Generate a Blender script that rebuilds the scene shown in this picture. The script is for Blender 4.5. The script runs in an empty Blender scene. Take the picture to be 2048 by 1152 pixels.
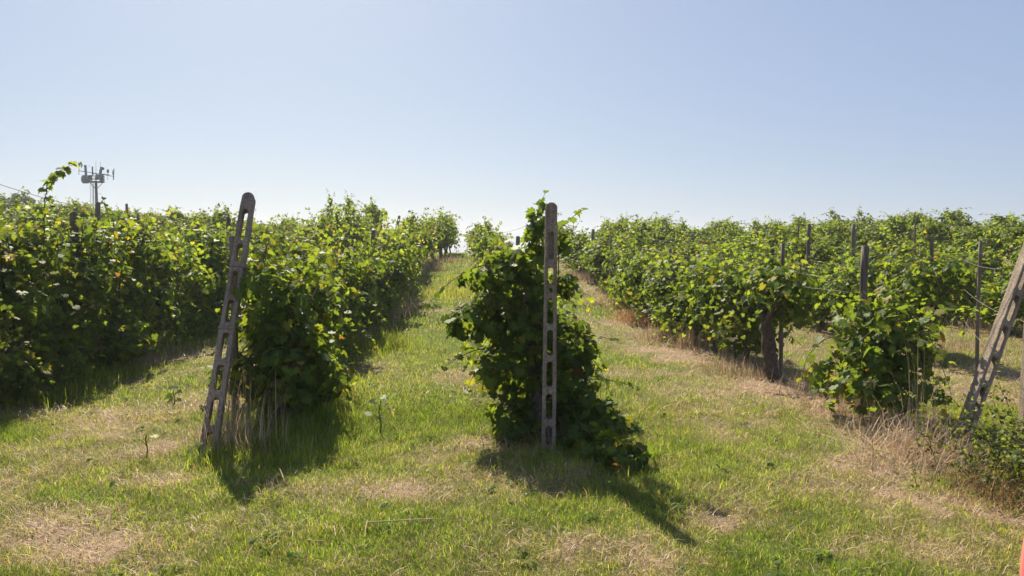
import bpy, math, random
import numpy as np
from mathutils import Vector, Matrix

SC = bpy.context.scene
COL = SC.collection
R = math.radians
rng = np.random.default_rng(7)
random.seed(7)

# ------------------------------------------------------------------ camera
F = 1518.0                                   # focal length in pixels of a 2048 px wide frame
PITCH, YAW = math.atan(84 / F), math.atan(74 / F)
EYE = np.array([0.0, 0.0, 1.6])
cam = bpy.data.cameras.new('camera')
cam.sensor_width = 36.0
cam.lens = 36.0 * F / 2048.0
cam.clip_start, cam.clip_end = 0.05, 3000.0
cam_ob = bpy.data.objects.new('camera', cam)
COL.objects.link(cam_ob)
cam_ob.location = EYE
cam_ob.rotation_euler = (math.pi / 2 - PITCH, 0, -YAW)
SC.camera = cam_ob

# ------------------------------------------------------------------ sky, sun, exposure
SUN_EL, SUN_AZ = R(42), R(-15)               # azimuth clockwise from +Y (the direction of the rows)
w = bpy.data.worlds.new('World')
SC.world = w
w.use_nodes = True
nt = w.node_tree
sky = nt.nodes.new('ShaderNodeTexSky')
sky.sky_type = 'NISHITA'
sky.sun_disc = False
sky.sun_elevation, sky.sun_rotation = SUN_EL, SUN_AZ
sky.air_density, sky.dust_density, sky.ozone_density = 0.8, 1.5, 1.0
sky.altitude = 100
EXPOSURE = 1.05
bg = nt.nodes['Background']
bg.inputs['Strength'].default_value = 0.05
def sky_mix(mode, a, col):                   # a milky summer sky: the clear sky thinned, plus an even pale blue from the humid air
    n = nt.nodes.new('ShaderNodeMix'); n.data_type = 'RGBA'; n.blend_type = mode
    n.inputs[0].default_value = 1
    nt.links.new(a, n.inputs[6]); n.inputs[7].default_value = (*col, 1)
    return n.outputs[2]
k_ = 1 / (0.05 * 2 ** EXPOSURE)
c_ = sky_mix('MULTIPLY', sky.outputs['Color'], [v * k_ for v in (.042, .0425, .0325)])
c_ = sky_mix('ADD', c_, [v * k_ for v in (.222, .288, .50)])
nt.links.new(c_, bg.inputs['Color'])
sun = bpy.data.lights.new('sun', 'SUN')
sun.energy, sun.angle, sun.color = 5.0, R(0.6), (1.0, 0.90, 0.70)
sun_ob = bpy.data.objects.new('sun', sun)
COL.objects.link(sun_ob)
sdir = Vector((math.sin(SUN_AZ) * math.cos(SUN_EL), math.cos(SUN_AZ) * math.cos(SUN_EL), math.sin(SUN_EL)))
sun_ob.rotation_euler = sdir.to_track_quat('Z', 'Y').to_euler()
sun_ob.location = (0, 0, 30)
SC.view_settings.view_transform = 'Standard'
SC.view_settings.look = 'None'
SC.view_settings.exposure = EXPOSURE
SC.view_settings.gamma = 1.0
SC.cycles.max_bounces = 8
SC.cycles.transparent_max_bounces = 8

# ------------------------------------------------------------------ helpers
def ray(px, py):
    cx, cy = (px - 1024) / F, -(py - 576) / F
    fwd = np.array([math.sin(YAW) * math.cos(PITCH), math.cos(YAW) * math.cos(PITCH), -math.sin(PITCH)])
    rt = np.array([math.cos(YAW), -math.sin(YAW), 0])
    up = np.cross(rt, fwd)
    return fwd + cx * rt + cy * up

def at(px, py, Y):
    d = ray(px, py)
    return EYE + d * (Y / d[1])

def at_x(px, py, X):
    d = ray(px, py)
    return EYE + d * (X / d[0])

class Noise:
    def __init__(s, seed):
        s.t = np.random.default_rng(seed).random((256, 256))
    def __call__(s, x, y, f=1.0):
        x, y = np.asarray(x, float) * f + 1000.3, np.asarray(y, float) * f + 1000.7
        i, j = np.floor(x).astype(int), np.floor(y).astype(int)
        u, v = x - i, y - j
        u, v = u * u * (3 - 2 * u), v * v * (3 - 2 * v)
        t = s.t
        a = t[i % 256, j % 256] * (1 - u) + t[(i + 1) % 256, j % 256] * u
        b = t[i % 256, (j + 1) % 256] * (1 - u) + t[(i + 1) % 256, (j + 1) % 256] * u
        return a * (1 - v) + b * v
N1, N2, N3 = Noise(1), Noise(2), Noise(3)

def sstep(x, a, b):
    t = np.clip((np.asarray(x, float) - a) / (b - a), 0, 1)
    return t * t * (3 - 2 * t)

_py = np.array([-60, 0, 6, 10, 14, 18, 24, 32, 38, 42, 50, 70, 100, 200, 700], float)
_pz = np.array([0, 0, 0, -.08, -.06, .10, .50, .97, 1.20, 1.20, 1.0, .5, -.6, -4.5, -16.0])
_ty = np.concatenate([np.arange(-60, 80, .5), np.arange(80, 705, 5)])
_tz = np.interp(_ty, _py, _pz)
_k = np.ones(7) / 7
_tz[8:272] = np.convolve(np.convolve(_tz, _k, 'same'), _k, 'same')[8:272]

def ground(x, y):
    x, y = np.asarray(x, float), np.asarray(y, float)
    t = sstep(y, 8, 25)
    left = np.minimum(.06 * np.maximum(0, -x - 2), 3.0)
    right = np.minimum(.045 * np.maximum(0, x - 4), 1.0)
    near = 1 - sstep(y, 45, 80)
    b = (N1(x, y, 1.3) - .5) * .05 + (N2(x, y, 4.0) - .5) * .022
    return np.interp(y, _ty, _tz) + t * (left + right) + b * near

def gp(px, py):
    """ground point seen at a pixel of the 2048 px photo"""
    d = ray(px, py)
    prev = .5
    for s in np.concatenate([np.arange(.5, 15, .03), np.arange(15, 60, .1)]):
        p = EYE + d * s
        if p[2] < ground(p[0], p[1]):
            return np.array([p[0], p[1], float(ground(p[0], p[1]))])
    return p

class MB:
    def __init__(s):
        s.v, s.t, s.c, s.n = [], [], [], 0
    def add(s, V, T, C=(.5, .5, .5)):
        V = np.asarray(V, float).reshape(-1, 3)
        T = np.asarray(T, int).reshape(-1, 3)
        C = np.asarray(C, float)
        if C.ndim == 1:
            C = np.tile(C[:3], (len(V), 1))
        s.v.append(V); s.t.append(T + s.n); s.c.append(C); s.n += len(V)
    def box(s, c, size, rot=None, col=(.5, .5, .5)):
        h = np.asarray(size, float) / 2
        V = np.array([[x, y, z] for x in (-1, 1) for y in (-1, 1) for z in (-1, 1)]) * h
        if rot is not None:
            V = V @ np.asarray(rot).T
        q = [(0, 1, 3, 2), (4, 6, 7, 5), (0, 4, 5, 1), (2, 3, 7, 6), (0, 2, 6, 4), (1, 5, 7, 3)]
        T = [t for a, b, c_, d in q for t in ((a, b, c_), (a, c_, d))]
        s.add(V + np.asarray(c, float), T, col)
    def tube(s, pts, rad, sides=6, col=(.5, .5, .5), caps=True, rough=0, rg=None):
        P = np.asarray(pts, float)
        n = len(P)
        rad = np.broadcast_to(np.asarray(rad, float), (n,))
        tan = np.gradient(P, axis=0)
        tan /= np.maximum(np.linalg.norm(tan, axis=1, keepdims=True), 1e-9)
        ref = np.array([1., 0, 0]) if abs(tan[0][0]) < .8 else np.array([0, 1., 0])
        V = []
        for i in range(n):
            u = ref - tan[i] * (ref @ tan[i]); u /= max(np.linalg.norm(u), 1e-9)
            ref = u
            v = np.cross(tan[i], u)
            a = np.arange(sides) * 2 * math.pi / sides
            r = rad[i] * np.ones(sides)
            if rough and rg is not None:
                r = r * (1 + rough * (rg.random(sides) - .5))
            V.append(P[i] + np.outer(np.cos(a) * r, u) + np.outer(np.sin(a) * r, v))
        V = np.concatenate(V)
        T = []
        for i in range(n - 1):
            for k in range(sides):
                a, b = i * sides + k, i * sides + (k + 1) % sides
                T += [(a, b, b + sides), (a, b + sides, a + sides)]
        if caps:
            o = (n - 1) * sides
            for k in range(1, sides - 1):
                T += [(0, k + 1, k), (o, o + k, o + k + 1)]
        s.add(V, T, col)
    def mesh(s, name, mat, flat=False):
        V, T, C = np.concatenate(s.v), np.concatenate(s.t), np.concatenate(s.c)
        me = bpy.data.meshes.new(name)
        me.vertices.add(len(V)); me.vertices.foreach_set('co', V.astype(np.float32).ravel())
        me.loops.add(T.size); me.loops.foreach_set('vertex_index', T.astype(np.int32).ravel())
        me.polygons.add(len(T)); me.polygons.foreach_set('loop_start', np.arange(0, T.size, 3, dtype=np.int32))
        at_ = me.color_attributes.new('tint', 'FLOAT_COLOR', 'POINT')
        at_.data.foreach_set('color', np.c_[C, np.ones(len(C))].astype(np.float32).ravel())
        me.update(calc_edges=True)
        me.materials.append(mat)
        if flat:
            me.shade_flat()
        return me
    def build(s, name, mat, parent=None, loc=(0, 0, 0), flat=False):
        return link(name, s.mesh(name, mat, flat), parent, loc)

def link(name, me, parent=None, loc=(0, 0, 0), rot=(0, 0, 0), scale=(1, 1, 1)):
    o = bpy.data.objects.new(name, me)
    COL.objects.link(o)
    o.parent = parent
    o.location, o.rotation_euler, o.scale = loc, rot, scale
    return o

def tag(o, label=None, cat=None, group=None, kind=None):
    for k, v in (('label', label), ('category', cat), ('group', group), ('kind', kind)):
        if v:
            o[k] = v
    return o

def empty(name, loc=(0, 0, 0), rz=0):
    o = link(name, None, None, loc, (0, 0, rz))
    o.empty_display_size = .2
    return o

def copy_thing(o):
    c = o.copy(); COL.objects.link(c)
    for ch in list(o.children):
        d = ch.copy(); COL.objects.link(d); d.parent = c
    return c

# ------------------------------------------------------------------ materials
def new_mat(name):
    m = bpy.data.materials.new(name)
    m.use_nodes = True
    return m, m.node_tree, m.node_tree.nodes['Principled BSDF']

def tint_node(t):
    a = t.nodes.new('ShaderNodeAttribute'); a.attribute_name = 'tint'
    return a

def mix(t, a, b, fac, mode='MIX'):
    n = t.nodes.new('ShaderNodeMix'); n.data_type = 'RGBA'; n.blend_type = mode
    for sock, val in ((n.inputs[0], fac), (n.inputs[6], a), (n.inputs[7], b)):
        if hasattr(val, 'links'):
            t.links.new(val, sock)
        elif isinstance(val, (int, float)):
            sock.default_value = val
        else:
            sock.default_value = (*val, 1)
    return n.outputs[2]

def noise(t, scale, detail=4, rough=.6, coord=None):
    n = t.nodes.new('ShaderNodeTexNoise')
    n.inputs['Scale'].default_value, n.inputs['Detail'].default_value, n.inputs['Roughness'].default_value = scale, detail, rough
    if coord is not None:
        t.links.new(coord, n.inputs['Vector'])
    return n.outputs['Fac']

def ramp(t, fac, stops):
    n = t.nodes.new('ShaderNodeValToRGB')
    e = n.color_ramp.elements
    while len(e) > len(stops):
        e.remove(e[-1])
    while len(e) < len(stops):
        e.new(.5)
    for el, (p, c) in zip(e, stops):
        el.position = p
        el.color = (*c, 1) if len(c) == 3 else c
    t.links.new(fac, n.inputs['Fac'])
    return n.outputs['Color']

def bump(t, h, strength, dist, bsdf):
    b = t.nodes.new('ShaderNodeBump')
    b.inputs['Strength'].default_value, b.inputs['Distance'].default_value = strength, dist
    t.links.new(h, b.inputs['Height'])
    t.links.new(b.outputs['Normal'], bsdf.inputs['Normal'])

def obj_coord(t):
    return t.nodes.new('ShaderNodeTexCoord').outputs['Object']

def leafy(name, trans=.45, gain=(2.6, 2.5, 1.2), rough=.42, spec=.45, vary=.35):
    """thin plant tissue: a glossy upper surface and light passing through"""
    m, t, b = new_mat(name)
    a = tint_node(t)
    oi = t.nodes.new('ShaderNodeObjectInfo')
    mr = t.nodes.new('ShaderNodeMapRange')
    mr.inputs['To Min'].default_value, mr.inputs['To Max'].default_value = 1 - vary / 2, 1 + vary / 2
    t.links.new(oi.outputs['Random'], mr.inputs['Value'])
    base = mix(t, a.outputs['Color'], mr.outputs['Result'], 1.0, 'MULTIPLY')
    t.links.new(base, b.inputs['Base Color'])
    b.inputs['Roughness'].default_value = rough
    b.inputs['Specular IOR Level'].default_value = spec
    tr = t.nodes.new('ShaderNodeBsdfTranslucent')
    t.links.new(mix(t, base, gain, 1.0, 'MULTIPLY'), tr.inputs['Color'])
    mx = t.nodes.new('ShaderNodeMixShader')
    mx.inputs[0].default_value = trans
    t.links.new(b.outputs[0], mx.inputs[1]); t.links.new(tr.outputs[0], mx.inputs[2])
    t.links.new(mx.outputs[0], t.nodes['Material Output'].inputs['Surface'])
    return m

M_LEAF = leafy('vine_leaf', .55, (2.45, 2.05, .8), .5, .15)
M_GRASS = leafy('grass_blade', .5, (1.75, 1.65, .9), .6, .12, 0)
M_STRAW = leafy('dry_straw', .25, (1.1, 1.1, 1.0), .6, .3, 0)

M_BARK, t, b = new_mat('vine_bark')
oc = obj_coord(t)
n = noise(t, 28, 6, .7, oc)
t.links.new(ramp(t, n, [(.3, (.028, .02, .015)), (.7, (.14, .105, .078))]), b.inputs['Base Color'])
b.inputs['Roughness'].default_value = .9
bump(t, noise(t, 60, 5, .7, oc), .9, .012, b)

M_WOOD, t, b = new_mat('weathered_wood')
oc = obj_coord(t)
mp = t.nodes.new('ShaderNodeMapping'); mp.inputs['Scale'].default_value = (22, 22, 1.6)
t.links.new(oc, mp.inputs['Vector'])
oi = t.nodes.new('ShaderNodeObjectInfo')
n = noise(t, 2.2, 5, .65, mp.outputs['Vector'])
c1 = ramp(t, n, [(.3, (.07, .055, .045)), (.7, (.24, .20, .165))])
t.links.new(mix(t, c1, ramp(t, oi.outputs['Random'], [(0, (.6, .58, .55)), (1, (1.25, 1.2, 1.1))]), 1.0, 'MULTIPLY'), b.inputs['Base Color'])
b.inputs['Roughness'].default_value = .85
bump(t, n, .8, .01, b)

M_CONC, t, b = new_mat('weathered_concrete')
oc = obj_coord(t)
big, fine, spk = noise(t, 5, 4, .6, oc), noise(t, 55, 5, .7, oc), noise(t, 220, 2, .5, oc)
c1 = ramp(t, big, [(.3, (.24, .19, .145)), (.7, (.43, .35, .275))])
c2 = mix(t, c1, ramp(t, fine, [(.35, (.45, .43, .42)), (.6, (1.05, 1.0, .97))]), .8, 'MULTIPLY')
t.links.new(mix(t, c2, ramp(t, spk, [(.62, (1, 1, 1)), (.72, (.45, .4, .36))]), 1.0, 'MULTIPLY'), b.inputs['Base Color'])
b.inputs['Roughness'].default_value = .93
li = noise(t, 14, 5, .75, oc)
last = b.inputs['Base Color'].links[0].from_socket
m1 = mix(t, last, (.46, .43, .33), ramp(t, li, [(.60, (0, 0, 0)), (.68, (.75, .75, .75))]))
mp = t.nodes.new('ShaderNodeMapping'); mp.inputs['Scale'].default_value = (30, 30, 2.2)
t.links.new(oc, mp.inputs['Vector'])
st = noise(t, 1.0, 4, .6, mp.outputs['Vector'])
t.links.new(mix(t, m1, ramp(t, st, [(.38, (.5, .47, .45)), (.56, (1, 1, 1))]), .5, 'MULTIPLY'), b.inputs['Base Color'])
bump(t, fine, 1.0, .012, b)

M_WIRE, t, b = new_mat('rusty_wire')
b.inputs['Base Color'].default_value = (.16, .13, .11, 1)
b.inputs['Metallic'].default_value = .5; b.inputs['Roughness'].default_value = .6

M_STEEL, t, b = new_mat('galvanised_steel')
n = noise(t, 3, 3, .5, obj_coord(t))
t.links.new(ramp(t, n, [(.3, (.045, .055, .075)), (.7, (.075, .09, .115))]), b.inputs['Base Color'])
b.inputs['Metallic'].default_value = .2; b.inputs['Roughness'].default_value = .55
M_PANEL, t, b = new_mat('antenna_plastic')
n = noise(t, 2, 3, .5, obj_coord(t))
t.links.new(ramp(t, n, [(.3, (.09, .105, .135)), (.7, (.13, .15, .18))]), b.inputs['Base Color'])
b.inputs['Roughness'].default_value = .5

M_GROUND, t, b = new_mat('soil_and_litter')
oc = obj_coord(t)
a = tint_node(t)
n1, n2 = noise(t, 9, 6, .7, oc), noise(t, 70, 4, .7, oc)
dry = ramp(t, n2, [(.3, (.13, .085, .055)), (.55, (.29, .205, .135)), (.75, (.42, .32, .22))])
grn = ramp(t, n2, [(.3, (.055, .07, .022)), (.7, (.13, .15, .05))])
sep = t.nodes.new('ShaderNodeSeparateColor'); t.links.new(a.outputs['Color'], sep.inputs[0])
ad = t.nodes.new('ShaderNodeMath'); ad.operation = 'ADD'
sb = t.nodes.new('ShaderNodeMath'); sb.operation = 'MULTIPLY_ADD'
t.links.new(n1, sb.inputs[0]); sb.inputs[1].default_value = .8; sb.inputs[2].default_value = -.4
t.links.new(sep.outputs[0], ad.inputs[0]); t.links.new(sb.outputs[0], ad.inputs[1]); ad.use_clamp = True
t.links.new(mix(t, grn, dry, ad.outputs[0]), b.inputs['Base Color'])
b.inputs['Roughness'].default_value = .95
b.inputs['Specular IOR Level'].default_value = .15
bump(t, n2, .6, .03, b)

# ------------------------------------------------------------------ where the ground is dry
ROWS = [-19.4, -16.5, -13.6, -10.75, -7.9, -5.0, -2.15, .58, 3.75, 6.6, 9.5, 12.4, 15.3, 18.2, 21.1]
PATCH = [(60, 1075, .55, .9), (200, 1080, .5, 1.0), (270, 1130, .35, .9), (330, 962, .28, .9), (800, 985, .28, .85), (590, 975, .3, .6), (220, 850, .5, .6),
         (350, 715, .8, .8), (330, 895, .25, .7), (1430, 1050, .3, .8), (1120, 970, .45, .8), (1120, 1095, .3, .6), (1720, 850, .6, .9), (1830, 900, .5, 1.0),
         (1740, 940, .5, .8), (1350, 705, .9, .9), (1280, 650, .9, 1.0), (1640, 800, .6, .8), (1520, 770, .6, .7), (1240, 600, .8, 1.0), (1950, 1030, .5, .8),
         (960, 885, .25, .7), (20, 820, .4, .6), (1290, 1120, .3, .5), (1500, 880, .35, .5), (500, 1060, .3, .35), (1430, 720, .6, .8), (1800, 1000, .4, .5)]
PATCH = [(gp(a, b_), r, k) for a, b_, r, k in PATCH]
LUSH = [(gp(760, 850), 1.1), (gp(850, 700), 1.2), (gp(620, 860), .7), (gp(880, 640), 1.5), (gp(560, 1010), .5), (gp(760, 1050), .5), (gp(1220, 720), .8), (gp(1180, 620), 1.2)]

def dryness(x, y):
    x, y = np.asarray(x, float), np.asarray(y, float)
    d = .20 + .75 * (N1(x, y, .55) - .5) + .75 * (N2(x, y, 1.7) - .5) + .45 * (N3(x, y, 4.1) - .5)
    for X in ROWS:
        k = .42 if X > 1 else .26
        d = np.maximum(d, (k * np.exp(-((x - X) / .6) ** 2) + .45 * N3(x, y, 2.3) - .08) * sstep(y, 5.6, 8))
    d = d - .09 + .22 * sstep(x, .9, 2.6) + .12 * sstep(-x, 2.6, 4.5) + .06 * sstep(-y, -5.5, -4) + .30 * (N1(x, y, 11.0) - .5)
    for p, r in LUSH:
        d = d - .5 * np.exp(-((x - p[0]) ** 2 + (y - p[1]) ** 2) / (r * r))
    for p, r, k in PATCH:
        q = ((x - p[0]) ** 2 + (y - p[1]) ** 2) / (r * r)
        d = d + k * .78 * np.exp(-q * 1.4) * (.2 + 1.25 * N3(x, y, 7.5))
    return np.clip(d, 0, 1)

# ------------------------------------------------------------------ ground sheet
def axis(lo, hi, fine_lo, fine_hi, step, grow):
    a = list(np.arange(fine_lo, fine_hi, step))
    s, p = step, fine_hi
    while p < hi:
        a.append(p); s *= grow; p += s
    a.append(hi)
    s, p, bk = step, fine_lo, []
    while p > lo:
        s *= grow; p -= s; bk.append(max(p, lo))
    return np.array(bk[::-1] + a)
gx, gy = axis(-420, 420, -9, 9, .09, 1.12), axis(-60, 700, 2.2, 16, .09, 1.06)
GX, GY = np.meshgrid(gx, gy)
m = MB()
nx, ny = len(gx), len(gy)
ii = (np.arange(ny - 1)[:, None] * nx + np.arange(nx - 1)[None]).ravel()
D = dryness(GX, GY).ravel()
m.add(np.c_[GX.ravel(), GY.ravel(), ground(GX, GY).ravel()], np.r_[np.c_[ii, ii + 1, ii + nx + 1], np.c_[ii, ii + nx + 1, ii + nx]], np.c_[D, D, D])
tag(m.build('ground', M_GROUND), kind='structure')

# ------------------------------------------------------------------ grass, straw
def scatter(n, y0, y1, xmin=-.74, xmax=.84, power=1.0):
    """points in the wedge of ground in view, denser towards the camera"""
    u = rng.random(n)
    y = (y0 ** (2 - power) + u * (y1 ** (2 - power) - y0 ** (2 - power))) ** (1 / (2 - power)) if power != 2 else y0 * (y1 / y0) ** u
    x = (xmin + rng.random(n) * (xmax - xmin)) * y
    return x, y

def blades(mb, x, y, h, wd, lean, col, z=None):
    n = len(x)
    z = ground(x, y) - .008 if z is None else z
    az = rng.random(n) * 2 * math.pi
    fa = az + math.pi / 2 + rng.normal(0, .5, n)
    d = np.c_[np.cos(az), np.sin(az)]
    s = np.c_[np.cos(fa), np.sin(fa)] * (wd / 2)[:, None]
    V = np.zeros((n, 5, 3))
    V[:, 0, :2] = np.c_[x, y] - s; V[:, 1, :2] = np.c_[x, y] + s
    mid = np.c_[x, y] + d * (h * lean * .35)[:, None]
    V[:, 2, :2] = mid - s * .8; V[:, 3, :2] = mid + s * .8
    V[:, 4, :2] = np.c_[x, y] + d * (h * lean)[:, None]
    up = np.sqrt(np.maximum(.02, 1 - np.minimum(lean, .99) ** 2))
    V[:, :2, 2] = z[:, None]
    V[:, 2:4, 2] = (z + h * (up * .62 + .02))[:, None]
    V[:, 4, 2] = z + h * up
    T = np.array([[0, 1, 3], [0, 3, 2], [2, 3, 4]])
    T = (np.arange(n)[:, None, None] * 5 + T).reshape(-1, 3)
    mb.add(V.reshape(-1, 3), T, np.repeat(col, 5, axis=0))

G1, G2, G3, TAN = np.array([.125, .212, .024]), np.array([.245, .305, .038]), np.array([.29, .305, .075]), np.array([.46, .34, .22])
def grass_colour(x, y, d):
    n = len(x)
    a = np.clip(N2(x, y, .9) * .9 + rng.normal(0, .3, n) - .15, 0, 1)[:, None]
    c = G1 * (1 - a) + G2 * a
    b_ = np.clip(d * 1.1 + rng.normal(0, .25, n), 0, 1)[:, None]
    c = c * (1 - b_) + G3 * b_
    dead = rng.random(n) < (.07 + .36 * d)
    c[dead] = TAN * (.45 + .5 * rng.random((dead.sum(), 1)))
    tuft_ = .72 + .56 * N2(x, y, 9.0)[:, None]
    return c * (.6 + .75 * rng.random((n, 1))) * tuft_

def shade_rows(x):
    return np.min(np.abs(np.asarray(x)[:, None] - np.array(ROWS)[None]), axis=1)

g = MB()
for n, y0, y1, hb, wb in ((430000, 2.9, 7.5, .05, .0028), (260000, 7.0, 15, .05, .005), (150000, 14.5, 44, .055, .012)):
    x, y = scatter(n, y0, y1, power=1.35)
    if y0 > 14:
        x = -6 + rng.random(n) * 12
    d = dryness(x, y)
    keep = rng.random(n) > d * 1.12 - .18
    x, y, d = x[keep], y[keep], d[keep]
    n = len(x)
    lush = np.clip(.45 - d, 0, .45) / .45
    h = hb * (.55 + .9 * rng.random(n)) * (1 + .5 * lush * (y > 5.5))
    tuft = N3(x, y, 3.0) > .66
    h[tuft] *= 1.25
    blades(g, x, y, h, wb * (.7 + .6 * rng.random(n)), np.clip(rng.normal(.78, .2, n), .1, .985), grass_colour(x, y, d))
for n, y0, y1, hb, wb, x0, x1 in ((240000, 2.0, 9, .05, .005, -1.9, 1.8), (60000, 9, 22, .06, .010, -1.3, 1.3), (60000, 12, 44, .07, .016, -.9, .95)):
    x, y = scatter(n, y0, y1, x0, x1, power=1.2)
    d = dryness(x, y)
    out = ((np.abs(x + .05 * y) > .72 * y) | (y > 14.5) & (np.abs(x) > 6)) & (rng.random(n) > d * 1.1 - .18)
    x, y, d = x[out], y[out], d[out]
    n = len(x)
    blades(g, x, y, hb * (.55 + .9 * rng.random(n)), wb * (.7 + .6 * rng.random(n)), np.clip(rng.normal(.75, .2, n), .1, .98), grass_colour(x, y, d))
# taller grass in the damp shade of the left row and the central vine, and seed heads far up the lane
for (px, py, r, cnt, hh) in ((590, 850, .5, 2600, .17), (640, 790, .5, 2000, .16), (520, 900, .4, 1500, .14), (760, 690, .7, 2200, .18), (1150, 920, .5, 1500, .1), (900, 590, .9, 1500, .2), (930, 560, 1.0, 1200, .2), (70, 800, .5, 1500, .2), (170, 760, .6, 1500, .2), (330, 690, .8, 1500, .2),
                            (1520, 950, .6, 600, .06), (300, 1000, .5, 600, .06), (760, 1060, .5, 900, .055), (620, 1080, .3, 600, .055)):
    p = gp(px, py)
    x, y = p[0] + rng.normal(0, r * .5, cnt), p[1] + rng.normal(0, r * .8, cnt)
    c = grass_colour(x, y, np.full(cnt, .1 if py > 640 else .35))
    blades(g, x, y, hh * (.4 + .8 * rng.random(cnt)), np.full(cnt, .006 if py > 640 else .009), np.clip(rng.normal(.4, .2, cnt), .05, .95), c)

s = MB()
for n, y0, y1, lb, wb in ((60000, 2.9, 7.5, .09, .0035), (50000, 7.0, 15, .12, .0065), (26000, 14.5, 42, .18, .014)):
    x, y = scatter(n, y0, y1, power=1.35)
    if y0 > 14:
        x = -8 + rng.random(n) * 16
    d = dryness(x, y)
    keep = rng.random(n) < np.clip((d - .18) * 1.5, .09, 1)
    x, y = x[keep], y[keep]
    n = len(x)
    c = np.array([.52, .375, .25]) * (.45 + .8 * rng.random((n, 1))) * np.array([1, 1, 1]) + np.array([.03, 0, -.01]) * rng.random((n, 1))
    blades(s, x, y, lb * (.3 + 1.1 * rng.random(n) ** 2), wb * (.6 + .8 * rng.random(n)), np.clip(1 - np.abs(rng.normal(0, .06, n)), .6, .999), c, ground(x, y) + .004 + .03 * rng.random(n))
tag(s.build('straw_litter', M_STRAW), 'pale dry straw and cut grass strewn over the ground', 'straw', kind='stuff')

# standing dry grass along the feet of the rows
s = MB()
def dry_clump(px, py, r, cnt, hh, lean=.45, tone=(.49, .36, .23)):
    p = gp(px, py)
    dry_at(p, r, cnt, hh * (.68 if px > 1150 and py < 830 else 1), lean, tone)
def dry_at(p, r, cnt, hh, lean=.45, tone=(.49, .36, .23)):
    x, y = p[0] + rng.normal(0, r * .5, cnt), p[1] + rng.normal(0, r * .5, cnt)
    c = np.array(tone) * (.55 + .75 * rng.random((cnt, 1)))
    wd = .0045 * max(1, p[1] / 7)
    blades(s, x, y, hh * (.2 + 1.0 * rng.random(cnt) ** 1.4), np.full(cnt, wd) * (.6 + .7 * rng.random(cnt)), np.clip(rng.normal(lean + .12, .3, cnt), .03, .985), c)
for a in ((465, 890, .2, 130, .7, .3), (430, 900, .25, 160, .35, .5), (500, 900, .3, 160, .6, .35), (740, 640, .9, 700, .55), (790, 620, .5, 350, .5), (230, 650, .8, 700, .6), (200, 640, .6, 500, .55), (290, 660, .6, 350, .4),
          (1290, 650, .5, 700, .5, .45, (.50, .28, .13)), (1270, 640, .5, 500, .45, .5, (.50, .30, .15)), (1230, 610, .9, 900, .5), (1320, 680, .5, 500, .35), (1390, 690, .5, 500, .6, .3), (1340, 680, .4, 350, .6, .25), (1450, 745, .45, 350, .45),
          (1510, 760, .5, 420, .4), (1620, 790, .4, 260, .45), (1700, 820, .35, 260, .4), (1830, 900, .35, 420, .45, .7), (1790, 880, .4, 320, .3, .8), (1860, 925, .3, 380, .35, .8),
          (1840, 880, .12, 30, .85, .12), (1740, 850, .2, 160, .35), (1180, 560, 1.2, 900, .5), (850, 540, 1.0, 500, .5), (900, 525, .8, 260, .4), (1090, 890, .2, 140, .3, .6), (1050, 850, .15, 90, .7, .2),
          (1960, 700, .6, 500, .35, .6), (1900, 700, .5, 260, .3, .6), (2010, 660, .8, 700, .5, .5), (1990, 620, .8, 500, .6, .4), (1650, 640, .5, 250, .4), (600, 520, 1.0, 350, .5), (1990, 1000, .3, 300, .25, .8, (.38, .22, .12)), (2030, 1020, .3, 300, .25, .8, (.33, .19, .1)),
          (1765, 905, .3, 60, .5, .93, (.78, .64, .46)), (1850, 905, .3, 90, .5, .88, (.74, .60, .43)), (1700, 860, .4, 40, .4, .93, (.75, .6, .43)), (1780, 925, .45, 420, .38, .85, (.58, .44, .30)), (1850, 915, .35, 420, .4, .75, (.5, .34, .2)), (1720, 880, .4, 260, .3, .85, (.58, .44, .30)), (2010, 985, .3, 500, .3, .8, (.30, .17, .09)), (1640, 815, .35, 200, .25, .8), (290, 915, .25, 120, .2, .85), (330, 910, .3, 120, .2, .85), (560, 985, .2, 80, .2, .8), (1000, 900, .3, 120, .3, .85)):
    dry_clump(*a)
for X in ROWS:
    for y in np.arange(9, 38, 1.3):
        if abs(X) < 10 and rng.random() < (.85 if X > 1 else .45):
            xx = X + rng.normal(0, .15)
            dry_at((xx + rng.normal(0, .2), y + rng.normal(0, .4)), rng.uniform(.25, .7), int(rng.uniform(40, 200)), .12 + .38 * rng.random() ** 2, .55, ((.49, .36, .23), (.44, .31, .19), (.38, .36, .17))[int(rng.integers(3))])
tag(s.build('dry_grass', M_STRAW), 'standing tufts of tan dry grass along the feet of the vine rows', 'dry grass', kind='stuff')

# ------------------------------------------------------------------ vine leaves
def leaf_template(lod):
    if lod == 0:
        half = [(.10, .80), (.30, .60), (.52, .70), (.50, .45), (.40, .30), (.62, .28), (.74, .02), (.55, -.12), (.50, -.30), (.26, -.36), (.08, -.22)]
    elif lod == 1:
        half = [(.26, .62), (.54, .66), (.44, .30), (.74, .05), (.50, -.30), (.16, -.30)]
    else:
        half = [(.50, .62), (.70, .02), (.34, -.34)]
    out = [(0, 1.02)] + half + [(0, -.06)] + [(-a, b_) for a, b_ in half[::-1]]
    V = [(0, .18, 0)] + [(a, b_, .22 * abs(a) - .30 * a * a - .22 * max(0, b_) ** 2) for a, b_ in out]
    n = len(out)
    T = [(0, 1 + (k + 1) % n, 1 + k) for k in range(n)]
    return np.array(V), np.array(T)
LEAF = [leaf_template(k) for k in range(3)]

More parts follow.
